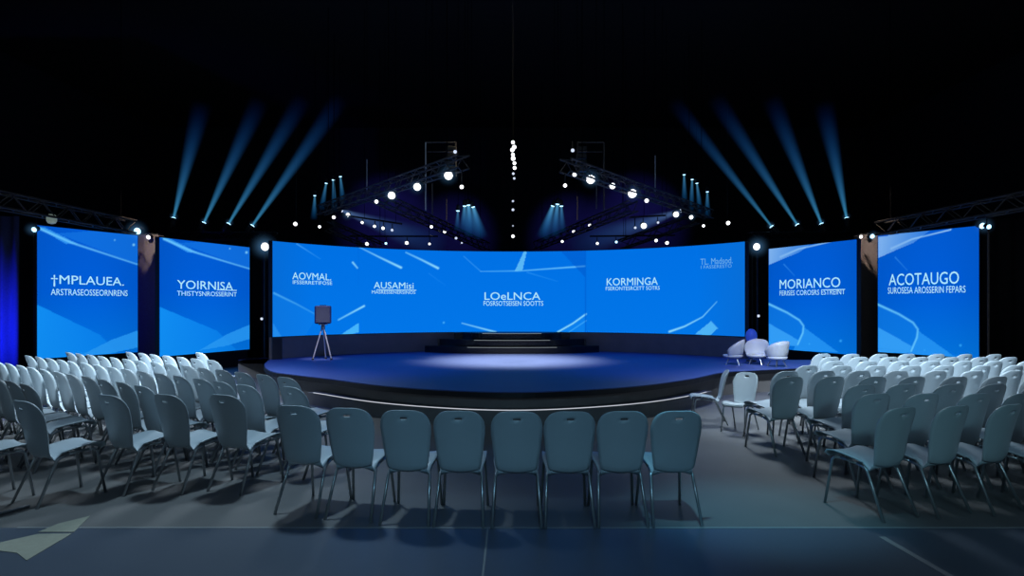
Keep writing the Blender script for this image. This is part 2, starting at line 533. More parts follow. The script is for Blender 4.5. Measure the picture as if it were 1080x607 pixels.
def left_art(o):    # o: maps the outer-left design to another screen
    return [('poly', [o(60, 246), o(146, 240), o(146, 279)], (30, 130, 235), 0.45, None, 1),
            ('poly', [o(36, 238), o(48, 240), o(82, 257), o(70, 257)], LT, 0.75, None, 1),
            ('line', [o(42, 241), o(76, 256), o(146, 279)], 1.6, 0.9, (110, 200, 255), 0.9, 0.75),
            ('poly', [o(37, 320), o(37, 380), o(130, 380), o(106, 353)], (20, 150, 250), 0.85, (0.64, 0.25), 110 if o(0, 0)[0] == 0 else 95),
            ('poly', [o(84, 375), o(118, 358), o(146, 348), o(146, 366), o(118, 372)], (40, 150, 240), 0.85, None, 1),
            ('dot', o(121, 253), 1.0, CY, 0.7), ('dot', o(141, 258), 1.6, CY, 0.8)]
idm = lambda x, y: (x, y)
def to2(x, y):
    u = (x - 37) / 108.0; v = (y - 239) / 139.0
    return (168.5 + u * 95, 250 + v * (126 - 9 * u))
OL = side_screen((-10.25, 14.40), (-9.26, 16.50), 0.42, 3.30, base_side(37, 145), left_art(idm),
    [('†MPLAUEA.', 53, 130, 289.5, 302), ('ARSTRASEOSSEORNRENS', 53, 134, 304.2, 311)],
    'tall blue LED screen on the outer left of the hall, reading TMPLAUEA')
IL = side_screen((-7.93, 15.0), (-6.93, 17.6), 0.42, 3.10, base_side(168, 263), left_art(to2),
    [('YOIRNISA', 186, 245, 295, 304.3), ('_', 228, 249, 305, 305.8), ('THISTYSNROSSERINT', 186, 249, 306.4, 311.5)],
    'tall blue LED screen just left of the curved video wall, reading YOIRNISA')
def right_art(o):
    return [('poly', [o(926, 250), o(985, 240), o(963, 256), o(944, 264), o(926, 272)], (150, 195, 245), 0.85, (0.9, 0.2), 75 if o(0, 0)[0] == 0 else 62),
            ('line', [o(940, 262), o(962, 252), o(1003, 242)], 1.4, 0.8, (190, 230, 255), 0.3, 0.9),
            ('poly', [o(926, 321), o(963, 340), o(969, 349), o(961, 370), o(926, 366)], (20, 130, 235), 0.5, None, 1),
            ('poly', [o(926, 345), o(964, 366), o(961, 372), o(926, 372)], (60, 165, 250), 0.8, None, 1),
            ('poly', [o(969, 349), o(1010, 378), o(955, 378)], (40, 150, 245), 0.8, None, 1),
            ('line', [o(925, 320.5), o(948, 331), o(963, 340), o(968, 347), o(967, 356), o(961, 370)], 1.5, 1.1, (110, 205, 255), 0.9, 0.8),
            ('line', [o(944, 271), o(957, 285)], 0.6, 0.5, (70, 160, 245), 0.7, 0.4),
            ('dot', o(1013, 364), 1.6, (60, 175, 255), 0.8), ('dot', o(975, 369), 1.0, (60, 175, 255), 0.7)]
def to3(x, y):
    u = (x - 926) / 107.0; v = (y - 247 + 10 * u) / (122 + 18 * u)
    return (811 + u * 93, 258 - 8 * u + v * (103 + 18 * u))
OR = side_screen((9.08, 16.55), (10.15, 14.50), 0.42, 3.30, base_side(926, 1033), right_art(idm),
    [('ACOTAUGO', 938, 1012, 289, 301), ('SUROSESA AROSSERIN FEPARS', 937, 1019, 303, 309.6)],
    'tall blue LED screen on the outer right of the hall, reading ACOTAUGO')
IR = side_screen((6.97, 18.1), (7.99, 15.46), 0.42, 3.10, base_side(811, 904), right_art(to3),
    [('MORIANCO', 823, 887, 295, 304.6), ('_', 868, 892, 305.2, 306), ('FERISES COROSRS ESTREINT', 823, 892, 306.4, 311.5)],
    'tall blue LED screen just right of the curved video wall, reading MORIANCO')

# --- curved video wall: an arc of a circle around (0, WY), radius RW
ZB, ZT = 0.90, 2.95
def arc_phi(px):
    k = (px - CX) / F                     # x = k*y ; x^2+(y-WY)^2=RW^2
    A, B, D = k * k + 1, -2 * WY, WY * WY - RW * RW
    y = (-B + math.sqrt(B * B - 4 * A * D)) / (2 * A)
    return math.atan2(k * y, y - WY)
def arc_pt(phi, z, r=RW):
    return Vector((r * math.sin(phi), WY + r * math.cos(phi), z))
vw = thing('curved_led_screen', 'wide curved blue LED video wall behind the stage', 'screen', (0, 17, 0))
org = Vector((0, 17, 0))
def base_c(P):
    x = P[:, 0][:, None]; y = np.clip((P[:, 1] - 255) / 100, 0, 1)[:, None]
    col = np.array([0, 112, 228.]) + np.array([2, 6, 4.]) * y
    edge = np.clip((330 - x) / 45, 0, 1)
    col = col + (np.array([6, 108, 215.]) - col) * edge
    edge = np.clip((x - 735) / 50, 0, 1)
    return col + (np.array([8, 110, 216.]) - col) * edge
cart = [('line', [(313, 257), (338, 273)], 0.8, 0.5, (90, 180, 255), 0.7, 0.3),
        ('line', [(372, 276.5), (377, 282.5)], 1.2, 0.9, CY, 0.9, 0.8),
        ('line', [(378, 260), (400, 271), (423, 282)], 0.6, 1.5, CY, 0.6, 1.0),
        ('line', [(428, 266), (445, 274), (462, 282.6)], 0.9, 1.5, CY, 0.6, 1.0),
        ('line', [(452, 288), (470, 301)], 0.5, 0.5, (50, 150, 250), 0.5, 0.2),
        ('line', [(289, 309), (312, 320), (336, 333)], 1.3, 0.7, (90, 185, 250), 0.8, 0.5),
        ('line', [(357, 337), (384, 322.5)], 1.1, 1.3, CY, 0.6, 0.95),
        ('poly', [(356, 355), (378, 340.5), (378, 350), (362, 355)], (80, 190, 255), 0.85, None, 1),
        ('poly', [(288, 340), (288, 360), (300, 360)], (60, 160, 245), 0.7, None, 1),
        ('poly', [(288, 309), (335, 333), (320, 357), (288, 357)], (20, 130, 235), 0.4, None, 1),
        ('line', [(489, 270), (507, 286)], 0.5, 0.5, (90, 180, 250), 0.5, 0.6),
        ('line', [(507, 286), (548, 285.5), (617, 280.5)], 0.6, 1.1, (110, 200, 255), 0.6, 0.95),
        ('poly', [(556, 263), (553.5, 263), (543, 285.5), (551, 285)], (110, 200, 250), 0.8, None, 1),
        ('poly', [(590, 263), (617, 263), (617, 292)], (0, 84, 200), 0.45, None, 1),
        ('line', [(556, 287), (588, 296.5)], 0.9, 0.5, (60, 160, 250), 0.5, 0.3),
        ('line', [(487, 340.5), (504, 345), (523, 350)], 0.7, 1.2, CY, 0.7, 0.9),
        ('line', [(588, 350), (604, 341), (618, 331)], 1.2, 1.2, CY, 0.9, 0.9),
        ('line', [(600, 350), (618, 338)], 0.7, 0.8, (110, 200, 255), 0.8, 0.8),
        ('poly', [(588, 352), (617, 334), (617, 352)], (20, 140, 245), 0.5, None, 1),
        ('line', [(706, 349.5), (722, 344), (741, 334), (756, 318)], 1.4, 0.6, CY, 0.95, 0.6),
        ('poly', [(733, 352), (750, 338.5), (757, 346), (748, 354)], (90, 190, 250), 0.85, None, 1),
        ('dot', (468, 340), 1.3, (90, 190, 255), 0.8),
        ('line', [(617.5, 262), (617.5, 352)], 0.8, 0.8, (0, 92, 205), 0.7, 0.7),
        ('line', [(378, 262), (378, 300)], 0.6, 0.6, (0, 100, 215), 0.5, 0.2)]
cuts = [287.5, 378, 617.5, 785.5]
panels = []
for a, b_ in zip(cuts[:-1], cuts[1:]):
    pa, pb = arc_phi(a), arc_phi(b_)
    surf = lambda u, v, pa=pa, pb=pb: arc_pt(pa + (pb - pa) * u, ZB + (ZT - ZB) * v)
    panels.append(display(surf, int((b_ - a) * 1.15), 105, base_c, cart, vw, 'display_panel', org))
hit = (lambda px, py: (arc_phi(px), CAM + (HY - py) / F * arc_pt(arc_phi(px), 0).y), lambda s, z: arc_pt(s, z, RW - 0.012))
lettering([('AOVMAL.', 308, 349, 286.8, 294.3), ('IFSSERRETIFOSE', 308.5, 350, 295.4, 299.2)], hit, panels[0], org, M['text'])
lettering([('AUSAMisi', 394, 436, 297, 304), ('_', 397, 439, 305, 305.7), ('MASRESSENERSINOS', 392, 438, 306, 309.4)], hit, panels[1], org, M['text'])
lettering([('LOeLNCA', 511, 570, 308, 316), ('FOSRSOTSEISEN SOOTTS', 510, 573, 317.2, 322.2)], hit, panels[1], org, M['text'])
lettering([('KORMINGA', 640, 694, 293.3, 301), ('FSERONTESRCETT SOTRS', 639, 696, 302.2, 306)], hit, panels[2], org, M['text'])
lettering([('TL. Madsod.', 739, 773, 272.8, 279.2), ('I FASSERESTO', 739.5, 772, 280, 283.4)], hit, panels[2], org, M['textdim'])
pa, pb = arc_phi(287.0), arc_phi(786)
def arc_slab(z0, z1, r0, r1, n=48, pa=pa, pb=pb):
    mb = MB(); vs = []
    for i in range(n + 1):
        p = pa + (pb - pa) * i / n
        for r in (r0, r1):
            for z in (z0, z1):
                vs.append(arc_pt(p, z, r) - org)
    fs = []
    for i in range(n):
        q = i * 4; w = q + 4
        fs += [(q, w, w + 1, q + 1), (q + 2, q + 3, w + 3, w + 2), (q + 1, w + 1, w + 3, q + 3), (q, q + 2, w + 2, w)]
    fs += [(0, 1, 3, 2), (n * 4, n * 4 + 2, n * 4 + 3, n * 4 + 1)]
    return mb.add(vs, fs)
arc_slab(ZB - 0.01, ZT + 0.012, RW + 0.004, RW + 0.12).build('rear_casing', M['black'], vw)
arc_slab(SZ + 0.003, ZB - 0.012, RW + 0.02, RW + 0.10).build('plinth', M['plinth'], vw)
e = arc_pt(pa + 0.02, 0, RW) - org
MB().box((e.x + 0.02, e.y - 0.06, (SZ + ZB) / 2 - 0.006), (0.20, 0.12, ZB - SZ - 0.02), 0.5).build('end_block', M['black'], vw)

# ------------------------------------------------------------------ shell chairs
def chair_surface():
    prof = [  # y, z, half width
        (0.225, 0.375, 0.140), (0.232, 0.392, 0.154), (0.212, 0.412, 0.164), (0.150, 0.418, 0.170), (0.06, 0.410, 0.172),
        (-0.03, 0.397, 0.170), (-0.11, 0.381, 0.162), (-0.165, 0.366, 0.148), (-0.198, 0.364, 0.140), (-0.222, 0.384, 0.146),
        (-0.236, 0.420, 0.153), (-0.247, 0.470, 0.160), (-0.259, 0.530, 0.169), (-0.273, 0.590, 0.175), (-0.288, 0.645, 0.182), (-0.303, 0.695, 0.183),
        (-0.316, 0.735, 0.176), (-0.325, 0.762, 0.165), (-0.331, 0.780, 0.154), (-0.336, 0.796, 0.140), (-0.340, 0.809, 0.122), (-0.343, 0.819, 0.101), (-0.345, 0.826, 0.076), (-0.346, 0.830, 0.040)]
    nu = 12
    rows = []
    for i, (y, z, w) in enumerate(prof):
        a = prof[max(i - 1, 0)]; b = prof[min(i + 1, len(prof) - 1)]
        t = Vector((0, b[0] - a[0], b[1] - a[1])).normalized()
        nrm = Vector((0, t.z, -t.y))         # up for the seat? fixed below
        nrm = Vector((0, -t.z, t.y))
        if nrm.z < 0 and i < 7: nrm = -nrm
        if i >= 7 and nrm.y < 0: nrm = -nrm
        bow = 0.018 if i < 7 else 0.045
        row = []
        for k in range(nu + 1):
            u = -1 + 2 * k / nu
            p = Vector((w * u, y, z)) + nrm * (bow * (w * u / 0.18) ** 2)
            row.append(p)
        rows.append(row)
    return rows, nu

def shell_part(name, r0, r1, slot, parent):
    rows, nu = chair_surface()
    vs = [p for r in rows[r0:r1 + 1] for p in r]
    fs = []
    for r in range(r1 - r0):
        for k in range(nu):
            if slot and r + r0 == 17 and k in (5, 6): continue
            fs.append((r * (nu + 1) + k, r * (nu + 1) + k + 1, (r + 1) * (nu + 1) + k + 1, (r + 1) * (nu + 1) + k))
    o = MB().add(vs, fs).build(name, M['shell'], parent)
    md = o.modifiers.new('Solidify', 'SOLIDIFY'); md.thickness = 0.011; md.offset = 0
    dg = bpy.context.evaluated_depsgraph_get()
    me = bpy.data.meshes.new_from_object(o.evaluated_get(dg))
    o.modifiers.clear(); o.data = me
    for p in me.polygons: p.use_smooth = True
    return o

chair0 = thing('shell_chair', 'x', 'chair')
shell_part('seat', 0, 8, False, chair0)
shell_part('backrest', 8, 23, True, chair0)
for s in (-1, 1):
    MB().tube([(s * 0.142, 0.10, 0.384), (s * 0.148, 0.150, 0.380), (s * 0.154, 0.168, 0.358), (s * 0.174, 0.225, 0.0)], 0.0115, 8).build('leg', M['chrome'], chair0, True)
    MB().tube([(s * 0.142, -0.05, 0.370), (s * 0.148, -0.125, 0.352), (s * 0.154, -0.150, 0.332), (s * 0.176, -0.305, 0.0)], 0.0115, 8).build('leg', M['chrome'], chair0, True)
fr = MB()
for s in (-1, 1):
    fr.tube([(s * 0.142, 0.10, 0.384), (s * 0.142, -0.05, 0.370)], 0.0112, 8)
fr.tube([(-0.142, 0.06, 0.380), (0.142, 0.06, 0.380)], 0.010, 8)
fr.tube([(-0.142, -0.05, 0.370), (0.142, -0.05, 0.370)], 0.010, 8)
fr.build('seat_frame', M['chrome'], chair0, True)

used = [False]
def place_chair(x, y, rz, label, group, z=0.0):
    if not used[0]:
        used[0] = True
        chair0.location = (x, y, z); chair0.rotation_euler = (0, 0, rz)
        tag(chair0, label, 'chair', group); return chair0
    return dup(chair0, (x, y, z), rz, label, group)
def face(x, y, tx=0.0, ty=12.0, j=3.0):
    return math.atan2(ty - y, tx - x) - PI / 2 + math.radians(random.uniform(-j, j))

# the eight-chair row nearest the camera, backs to the camera
names = ['leftmost', 'second from left', 'third from left', 'fourth from left', 'fourth from right', 'third from right', 'second from right', 'rightmost']
for k, px in enumerate((313, 368, 427, 484, 545, 601, 657, 714)):
    dist = (5.27, 5.16, 5.06, 5.03, 5.01, 5.01, 5.02, 5.03)[k]
    x = (px - CX) / F * (dist - 0.28)
    rz = (-0.26, -0.16, -0.08, -0.03, 0.0, 0.02, 0.03, 0.05)[k]
    x += 0.28 * -math.sin(rz)
    place_chair(x, dist, rz, f'blue-grey shell chair in the middle row of eight facing the stage, {names[k]}', 'middle row of eight shell chairs')

def side_rows(rows, side, sgn):
    for r, pts in enumerate(rows):
        pts = sorted(pts, key=lambda p: sgn * p[0])
        mx = math.radians(32 if r == 0 and sgn < 0 else 24 if r == 0 else 17)
        for k, (x, y) in enumerate(pts):
            place_chair(x, y, max(-mx, min(mx, face(x, y, 0.0, 12.5 if r == 0 else 15.5, 0))) + math.radians(random.uniform(-2.5, 2.5)), f'grey shell chair, {side} seating block, {nth(r)} row from camera, {nth(k)} seat from the aisle', f'shell chairs of the {side} seating block')

def row(x0, x1, y0, slope, pitch=0.43):
    n = int(abs(x1 - x0) / pitch + 0.5) + 1
    s = 1 if x1 > x0 else -1
    return [(x0 + s * pitch * i + random.uniform(-.012, .012), y0 + slope * i * pitch + random.uniform(-.02, .02)) for i in range(n)]
def inview(P, m=0.35):
    return [p for p in P if abs(p[0]) < 0.767 * p[1] + m]
left0 = [(-4.22, 5.42), (-3.68, 5.50), (-3.22, 5.84), (-2.77, 5.88), (-2.30, 5.86)]
side_rows([left0], 'left', -1)
# the rest of the left block stands in slanted rows that face the stage
TH = math.radians(38)
rv, fv = Vector((math.cos(TH), -math.sin(TH), 0)), Vector((math.sin(TH), math.cos(TH), 0))
def left_limit(y):
    P = [(6.3, -2.15), (6.9, -1.95), (7.5, -1.98), (7.9, -2.9), (8.6, -3.4), (9.2, -3.75), (9.9, -4.15), (10.6, -4.45), (11.4, -5.1)]
    return float(np.interp(y, [p[0] for p in P], [p[1] for p in P]))
lat = []
for a in range(-16, 17):
    pts = []
    for b in range(-22, 23):
        p = Vector((-2.32, 6.52, 0)) + fv * (0.62 * a) + rv * (0.425 * b + (0.15 if a % 2 else 0.0))
        p += Vector((random.uniform(-.012, .012), random.uniform(-.012, .012), 0))
        if not (6.34 < p.y < 11.0 and p.x < left_limit(p.y) and p.x > -0.767 * p.y - 0.45): continue
        if min(math.hypot(p.x - q[0], p.y - q[1]) for q in left0) < 0.61: continue
        if p.y > 10.2 and p.x < -7.2: continue
        pts.append((p.x, p.y))
    if pts: lat.append(sorted(pts, key=lambda p: p[1]))
place_chair(-1.83, 6.36, -TH, 'grey shell chair between the left block and the middle row, nearest the stage step', 'shell chairs of the left seating block')
lat = [[p for p in P if math.hypot(p[0] + 1.83, p[1] - 6.36) > 0.42] for P in lat]
lat = [P for P in lat if P]
lat.sort(key=lambda P: sum(p[0] * fv.x + p[1] * fv.y for p in P) / len(P))
for r, pts in enumerate(lat):
    for k, (x, y) in enumerate(pts):
        place_chair(x, y, -TH + math.radians(random.uniform(-2, 2)), f'grey shell chair, left block, {nth(r)} slanted row from the outer side, {nth(k)} seat from camera', 'shell chairs of the left seating block')
right = [
    inview([(2.74, 5.18), (3.19, 5.26), (3.63, 5.32), (4.07, 5.34), (4.51, 5.36)]),
    inview(row(2.98, 5.3, 5.94, 0.02)),
    inview(row(3.20, 5.6, 6.60, 0.02)),
    inview([(2.83, 7.27)] + row(3.27, 6.0, 7.27, 0.02)),
    inview([(3.02, 7.86)] + row(3.47, 6.4, 7.93, 0.0)),
    inview(row(3.58, 6.9, 8.59, 0.0)),
    inview(row(4.25, 7.1, 9.25, 0.0)),
    inview(row(4.50, 7.3, 9.91, 0.0)),
    inview(row(4.70, 7.3, 10.57, -0.03)),
]
side_rows(right, 'right', 1)
c = place_chair(2.84, 8.36, math.radians(140), 'pale shell chair turned sideways beside the right end of the stage', 'chairs turned sideways by the stage')
c.scale = (0.86,) * 3
c = place_chair(2.60, 8.95, math.radians(80), 'shell chair turned sideways nearest the stage edge, behind another sideways chair', 'chairs turned sideways by the stage')
c.scale = (0.86,) * 3
# ------------------------------------------------------------------ low tub chairs on the right end of the stage
def tub_chair(label, m):
    t = thing('tub_chair', label, 'chair', (0, 0, 0), 0, 'low tub chairs on the stage')
    n, R0 = 20, 0.20
    vs, fs = [], []
    rows_ = [(0.00, 0.16), (0.07, 0.190), (0.15, 0.205), (0.24, 0.215), (0.33, 0.225)]
    for h, r in rows_:
        for k in range(n + 1):
            a = math.radians(-205 + 230 * k / n) if False else math.radians(180 + (-115 + 230 * k / n) + 90)
            kk = abs(k - n / 2) / (n / 2)
            hh = h * (1 - 0.62 * kk ** 2.2)
            vs.append((r * math.cos(a), r * math.sin(a), 0.16 + hh))
    w = n + 1
    for i in range(len(rows_) - 1):
        for k in range(n):
            fs.append((i * w + k, i * w + k + 1, (i + 1) * w + k + 1, (i + 1) * w + k))
    o = MB().add(vs, fs).build('backrest', m, t)
    md = o.modifiers.new('Solidify', 'SOLIDIFY'); md.thickness = 0.016
    me = bpy.data.meshes.new_from_object(o.evaluated_get(bpy.context.evaluated_depsgraph_get()))
    o.modifiers.clear(); o.data = me
    for p in me.polygons: p.use_smooth = True
    MB().lathe([(0.13, 0.135), (0.175, 0.15), (0.19, 0.175), (0.18, 0.195), (0.05, 0.200)], n=20).build('seat', m, t, True)
    for a in (45, 135, 225, 315):
        c, s = math.cos(math.radians(a)), math.sin(math.radians(a))
        MB().tube([(c * 0.10, s * 0.10, 0.14), (c * 0.17, s * 0.17, 0.0)], 0.010, 6).build('leg', M['chrome'], t)
    return t
tb = tub_chair('low white tub chair on the stage end, side view, first from the video wall', M['tub'])
tb.location = (4.30, 13.0, SZ); tb.rotation_euler = (0, 0, math.radians(70))
dup(tb, (4.78, 13.05, SZ), math.radians(150), 'low white tub chair between two others on the stage end')
dup(tb, (4.98, 12.55, SZ), math.radians(20), 'low white tub chair on the stage end, last before the screen reading MORIANCO')
bl = thing('rounded_floor_lamp', 'small rounded blue lamp standing behind the white tub chairs on the stage', 'lamp', (4.93, 13.75, SZ))
MB().lathe([(0.10, 0.0), (0.10, 0.02), (0.015, 0.03), (0.015, 0.40), (0.04, 0.41)], n=14).build('stem', M['black'], bl)
MB().lathe([(0.07, 0.40), (0.10, 0.44), (0.115, 0.52), (0.10, 0.60), (0.06, 0.655), (0.02, 0.67)], n=16).build('lamp_shade', M['bluetub'], bl, True)
# ------------------------------------------------------------------ box on tripod on the stage
tp = thing('tripod_stand', 'silver three-legged stand on the left of the stage', 'stand', (-4.02, 14.2, SZ))
for a in (200, 340, 90):
    c, s = math.cos(math.radians(a)), math.sin(math.radians(a))
    lg = MB().tube([(c * 0.025, s * 0.025, 0.66), (c * 0.21, s * 0.21, 0.012)], 0.014, 8).build('leg', M['tripod'], tp)
    MB().lathe([(0.026, 0.0), (0.03, 0.015), (0.018, 0.035)], (c * 0.21, s * 0.21, 0.0), n=10).build('foot', M['black'], lg)
MB().lathe([(0.035, 0.63), (0.045, 0.66), (0.045, 0.72), (0.03, 0.74)], n=12).build('hub', M['bright'], tp)
MB().lathe([(0.10, 0.74), (0.10, 0.765)], n=16).build('top_plate', M['bright'], tp)
bxx = thing('monitor_speaker', 'navy box speaker standing on the silver tripod', 'speaker', (-4.02, 14.2, SZ + 0.765), 0.25)
MB().box((0, 0, 0.19), (0.34, 0.26, 0.38), 0, 0.02).build('cabinet', M['navybox'], bxx)
MB().box((0.0, -0.134, 0.19), (0.28, 0.008, 0.32), 0, 0.002).build('front_grille', M['grille'], bxx)
MB().box((0, 0, 0.388), (0.14, 0.03, 0.014)).build('carry_handle', M['black'], bxx)

# ------------------------------------------------------------------ trusses
def truss(name, label, a, b, size, m=M['truss'], parts=None, cables=True, group=None):
    a, b = Vector(a), Vector(b)
    root = thing(name, label, 'truss', tuple(a), 0, group)
    d = b - a; L = d.length; t = d.normalized()
    sidev = Vector((-t.y, t.x, 0)).normalized(); up = t.cross(sidev) * -1
    if up.z < 0: up = -up
    h = size / 2
    cor = [sidev * (sx * h) + up * (sz * h) for sx, sz in ((-1, -1), (1, -1), (1, 1), (-1, 1))]
    for c in cor:
        MB().tube([c, c + d], size * 0.085, 6).build('chord', m, root)
    n = max(3, int(L / (size * 1.15)))
    mb = MB()
    for f in range(4):
        p, q = cor[f], cor[(f + 1) % 4]
        for i in range(n):
            u, v = d * (i / n), d * ((i + 1) / n)
            mb.tube([p + u, q + v] if i % 2 == 0 else [q + u, p + v], size * 0.045, 5, False)
    mb.build('lattice', m, root)
    if cables:
        for f in (0.08, 0.92):
            p = d * f + up * h
            MB().tube([p, (p.x, p.y, 9.0 - a.z)], 0.008, 5).build('suspension_cable', M['cable'], root)
    return root

TR = {}
def px_truss(key, label, p0, p1, size, **k):
    TR[key] = (at(*p0), at(*p1), size)
    return truss('hanging_truss', label, TR[key][0], TR[key][1], size, **k)
dz = lambda py, z: (z - CAM) * F / (HY - py)
# two long trusses rising towards the middle of the hall
px_truss('LA', 'long dark truss rising toward the middle, left of the hanging lamp strand', (338, 222, dz(222, 4.0)), (489, 170, dz(170, 4.0)), 0.22)
px_truss('RA', 'long dark truss rising toward the middle, right of the hanging lamp strand', (596, 174, dz(174, 4.0)), (748, 226, dz(226, 4.0)), 0.22)
px_truss('LB', 'dark truss sloping down to the back, left of the hanging lamp strand', (396, 207, 15.2), (513, 260, 22.5), 0.24)
px_truss('RB', 'dark truss sloping down to the back, right of the hanging lamp strand', (668, 217, 15.9), (566, 259, 22.5), 0.24)
px_truss('LC', 'short brown truss over the left part of the curved video wall', (346, 238, 18.2), (404, 262, 19.4), 0.26)
px_truss('RC', 'short brown truss over the right part of the curved video wall', (735, 230, 18.2), (655, 258, 19.4), 0.26)
# long trusses over the outer screens
px_truss('LO', 'long dark truss over the screen reading TMPLAUEA', (-30, 205, 12.3), (138, 239, 16.4), 0.30, m=M['truss'])
px_truss('RO', 'long dark truss over the screen reading ACOTAUGO', (928, 241, 16.4), (1110, 206, 12.3), 0.30, m=M['truss'])
# low trusses carrying the sky beams, on posts behind the inner screens
for sd, x0, x1, lab in ((-1, -9.55, -6.55, 'left'), (1, 6.6, 9.55, 'right')):
    r = truss('lighting_truss', f'dark truss on posts behind the {lab} side screens carrying four beam lights', (x0, 18.6, 3.50), (x1, 18.6, 3.50), 0.20, M['black'], cables=False)
    for f in (0.03, 0.97):
        p = (x1 - x0) * f
        MB().tube([(p, 0, -0.11), (p, 0, -3.48)], 0.03, 8).build('post', M['black'], r)
        MB().box((p, 0, -3.485), (0.35, 0.35, 0.03)).build('post_foot', M['black'], r)

# box frames with a black speaker cluster, over the trusses' inner ends
def gantry(label, pxs, d, sgn):
    x0 = at(pxs[0], 150, d); x1 = at(pxs[1], 150, d)
    zt = x0.z; zb = at(0, 222, d).z
    g = thing('hanging_gantry', label, 'frame', (x0.x, d, zb))
    w = x1.x - x0.x
    MB().tube([(0, 0, 0), (0, 0, zt - zb)], 0.016, 6).build('upright', M['bright' if sgn > 0 else 'truss'], g)
    MB().tube([(0, 0, zt - zb), (w, 0, zt - zb)], 0.013, 6).build('crossbar', M['truss'], g)
    z2 = at(0, 160, d).z - zb
    MB().tube([(0.03 * sgn, 0, z2), (w, 0, z2)], 0.009, 6).build('crossbar', M['truss'], g)
    MB().tube([(w, 0, zt - zb), (w, 0, at(0, 186, d).z - zb)], 0.013, 6).build('upright', M['truss'], g)
    MB().tube([(0, 0, zt - zb), (0, 0, 9.0 - zb)], 0.006, 5).build('suspension_cable', M['cable'], g)
    for k in range(4):
        MB().box((w * 0.82, 0.12, at(0, 156 + 7 * k, d).z - zb), (0.20, 0.16, 0.10), 0, 0.01).build('speaker_box', M['black'], g)
    return g
gantry('thin rectangular hanging frame left of the lamp strand', (449, 481), 13.3, 1)
gantry('thin rectangular hanging frame right of the lamp strand', (637, 609), 13.3, -1)

def rod(label, px, y0, y1, d, r=0.014, m='bright'):
    p0, p1 = at(px, y0, d), at(px, y1, d)
    t = thing('hanging_rod', label, 'rod', tuple(p1))
    MB().tube([(0, 0, 0), (0, 0, p0.z - p1.z)], r, 6).build('rod', M[m], t)
    MB().tube([(0, 0, p0.z - p1.z), (0, 0, 9.0 - p1.z)], 0.005, 5).build('suspension_cable', M['cable'], t)
rod('pale upright rod above the middle of the left long truss', 387, 168, 201, 14.9)
rod('pale upright rod above the middle of the right long truss', 691, 164, 205, 15.1)
rod('dim rod hanging beside the frame left of the lamp strand', 471, 210, 232, 13.0, 0.010, 'truss')
rod('dim rod hanging below the frame left of the lamp strand', 456, 193, 226, 12.6, 0.012, 'truss')
rod('dim rod hanging below the frame right of the lamp strand', 629, 192, 220, 12.6, 0.012, 'truss')
rod('dim rod hanging right of the short blue beams near the strand', 609, 207, 232, 13.0, 0.010, 'truss')

# ------------------------------------------------------------------ lamps
def lamp(px, py, d, r, label, group, lens='white', top=None, aim=(0, -1, -0.35), glow=0.0, name='spotlight'):
    """can-shaped lamp: housing, lens, clamp rod up to the truss (world height TOP)"""
    p = at(px, py, d)
    t = thing(name, label, 'spotlight', tuple(p), 0, group)
    ax = Vector(aim).normalized()
    MB().lathe([(r * 0.55, -r * 2.6), (r * 0.95, -r * 2.2), (r * 1.08, -r * 0.4), (r * 1.12, 0.0)], (0, 0, 0), ax, 12).build('housing', M['black'], t)
    MB().lathe([(r * 0.98, 0.001), (r * 0.90, r * 0.22), (r * 0.5, r * 0.42), (r * 0.12, r * 0.46)], (0, 0, 0), ax, 12).build('lens', M[lens], t)
    if top is not None and top - p.z > 0.02:
        c = -ax * (r * 1.3)
        MB().tube([(c.x, c.y, r * 1.0), (c.x, c.y, top - p.z)], 0.012, 6).build('clamp_rod', M['black'], t)
    if glow: add_glow(t, (0, -0.06, 0), glow)
    return t

def truss_d(key, px):
    a, b, s = TR[key]
    k = (px - CX) / F
    t = (k * a.y - a.x) / ((b.x - a.x) - k * (b.y - a.y))
    t = min(max(t, 0), 1)
    p = a + (b - a) * t
    return p.y, p.z - s / 2 * 1.22

def lamp_row(key, items, where, group, sort=1):
    for k, (px, py, rp, *opt) in enumerate(sorted(items, key=lambda i: sort * i[0])):
        d, top = truss_d(key, px)
        d -= 0.0
        o = opt[0] if opt else {}
        rp = rp * (0.95 if rp > 3 else 0.78)
        lamp(px, py, d, rp * d / F, f'white spotlight on {where}, {nth(k)} from its outer end', group, top=top, **o)

lamp_row('LA', [(337, 239, 2.0), (352, 229, 2.4), (397, 212.5, 2.6), (413, 206, 4.2, dict(glow=0.22)), (440, 197, 4.2, dict(glow=0.22)), (473, 185, 4.8, dict(glow=0.25)), (487, 197, 2.7)],
         'the left long truss', 'spotlights on the left long truss', 1)
lamp_row('RA', [(742, 238, 2.0), (729, 229, 2.8, dict(glow=0.15)), (713, 226, 3.2, dict(glow=0.18)), (682, 211.5, 2.8), (667, 204, 4.9, dict(glow=0.25)), (646, 196, 3.4), (623, 189, 5.0, dict(glow=0.25)), (606, 184, 2.8), (596, 195.5, 2.6)],
         'the right long truss', 'spotlights on the right long truss', -1)
lamp_row('LB', [(455, 239, 2.2), (469, 244, 2.2), (481, 251, 1.8, dict(lens='small')), (487, 256, 1.2, dict(lens='small'))], 'the left sloping truss', 'spotlights on the left sloping truss', 1)
lamp_row('RB', [(622, 237.5, 2.2), (605, 244, 2.0), (593, 254.5, 1.8)], 'the right sloping truss', 'spotlights on the right sloping truss', -1)

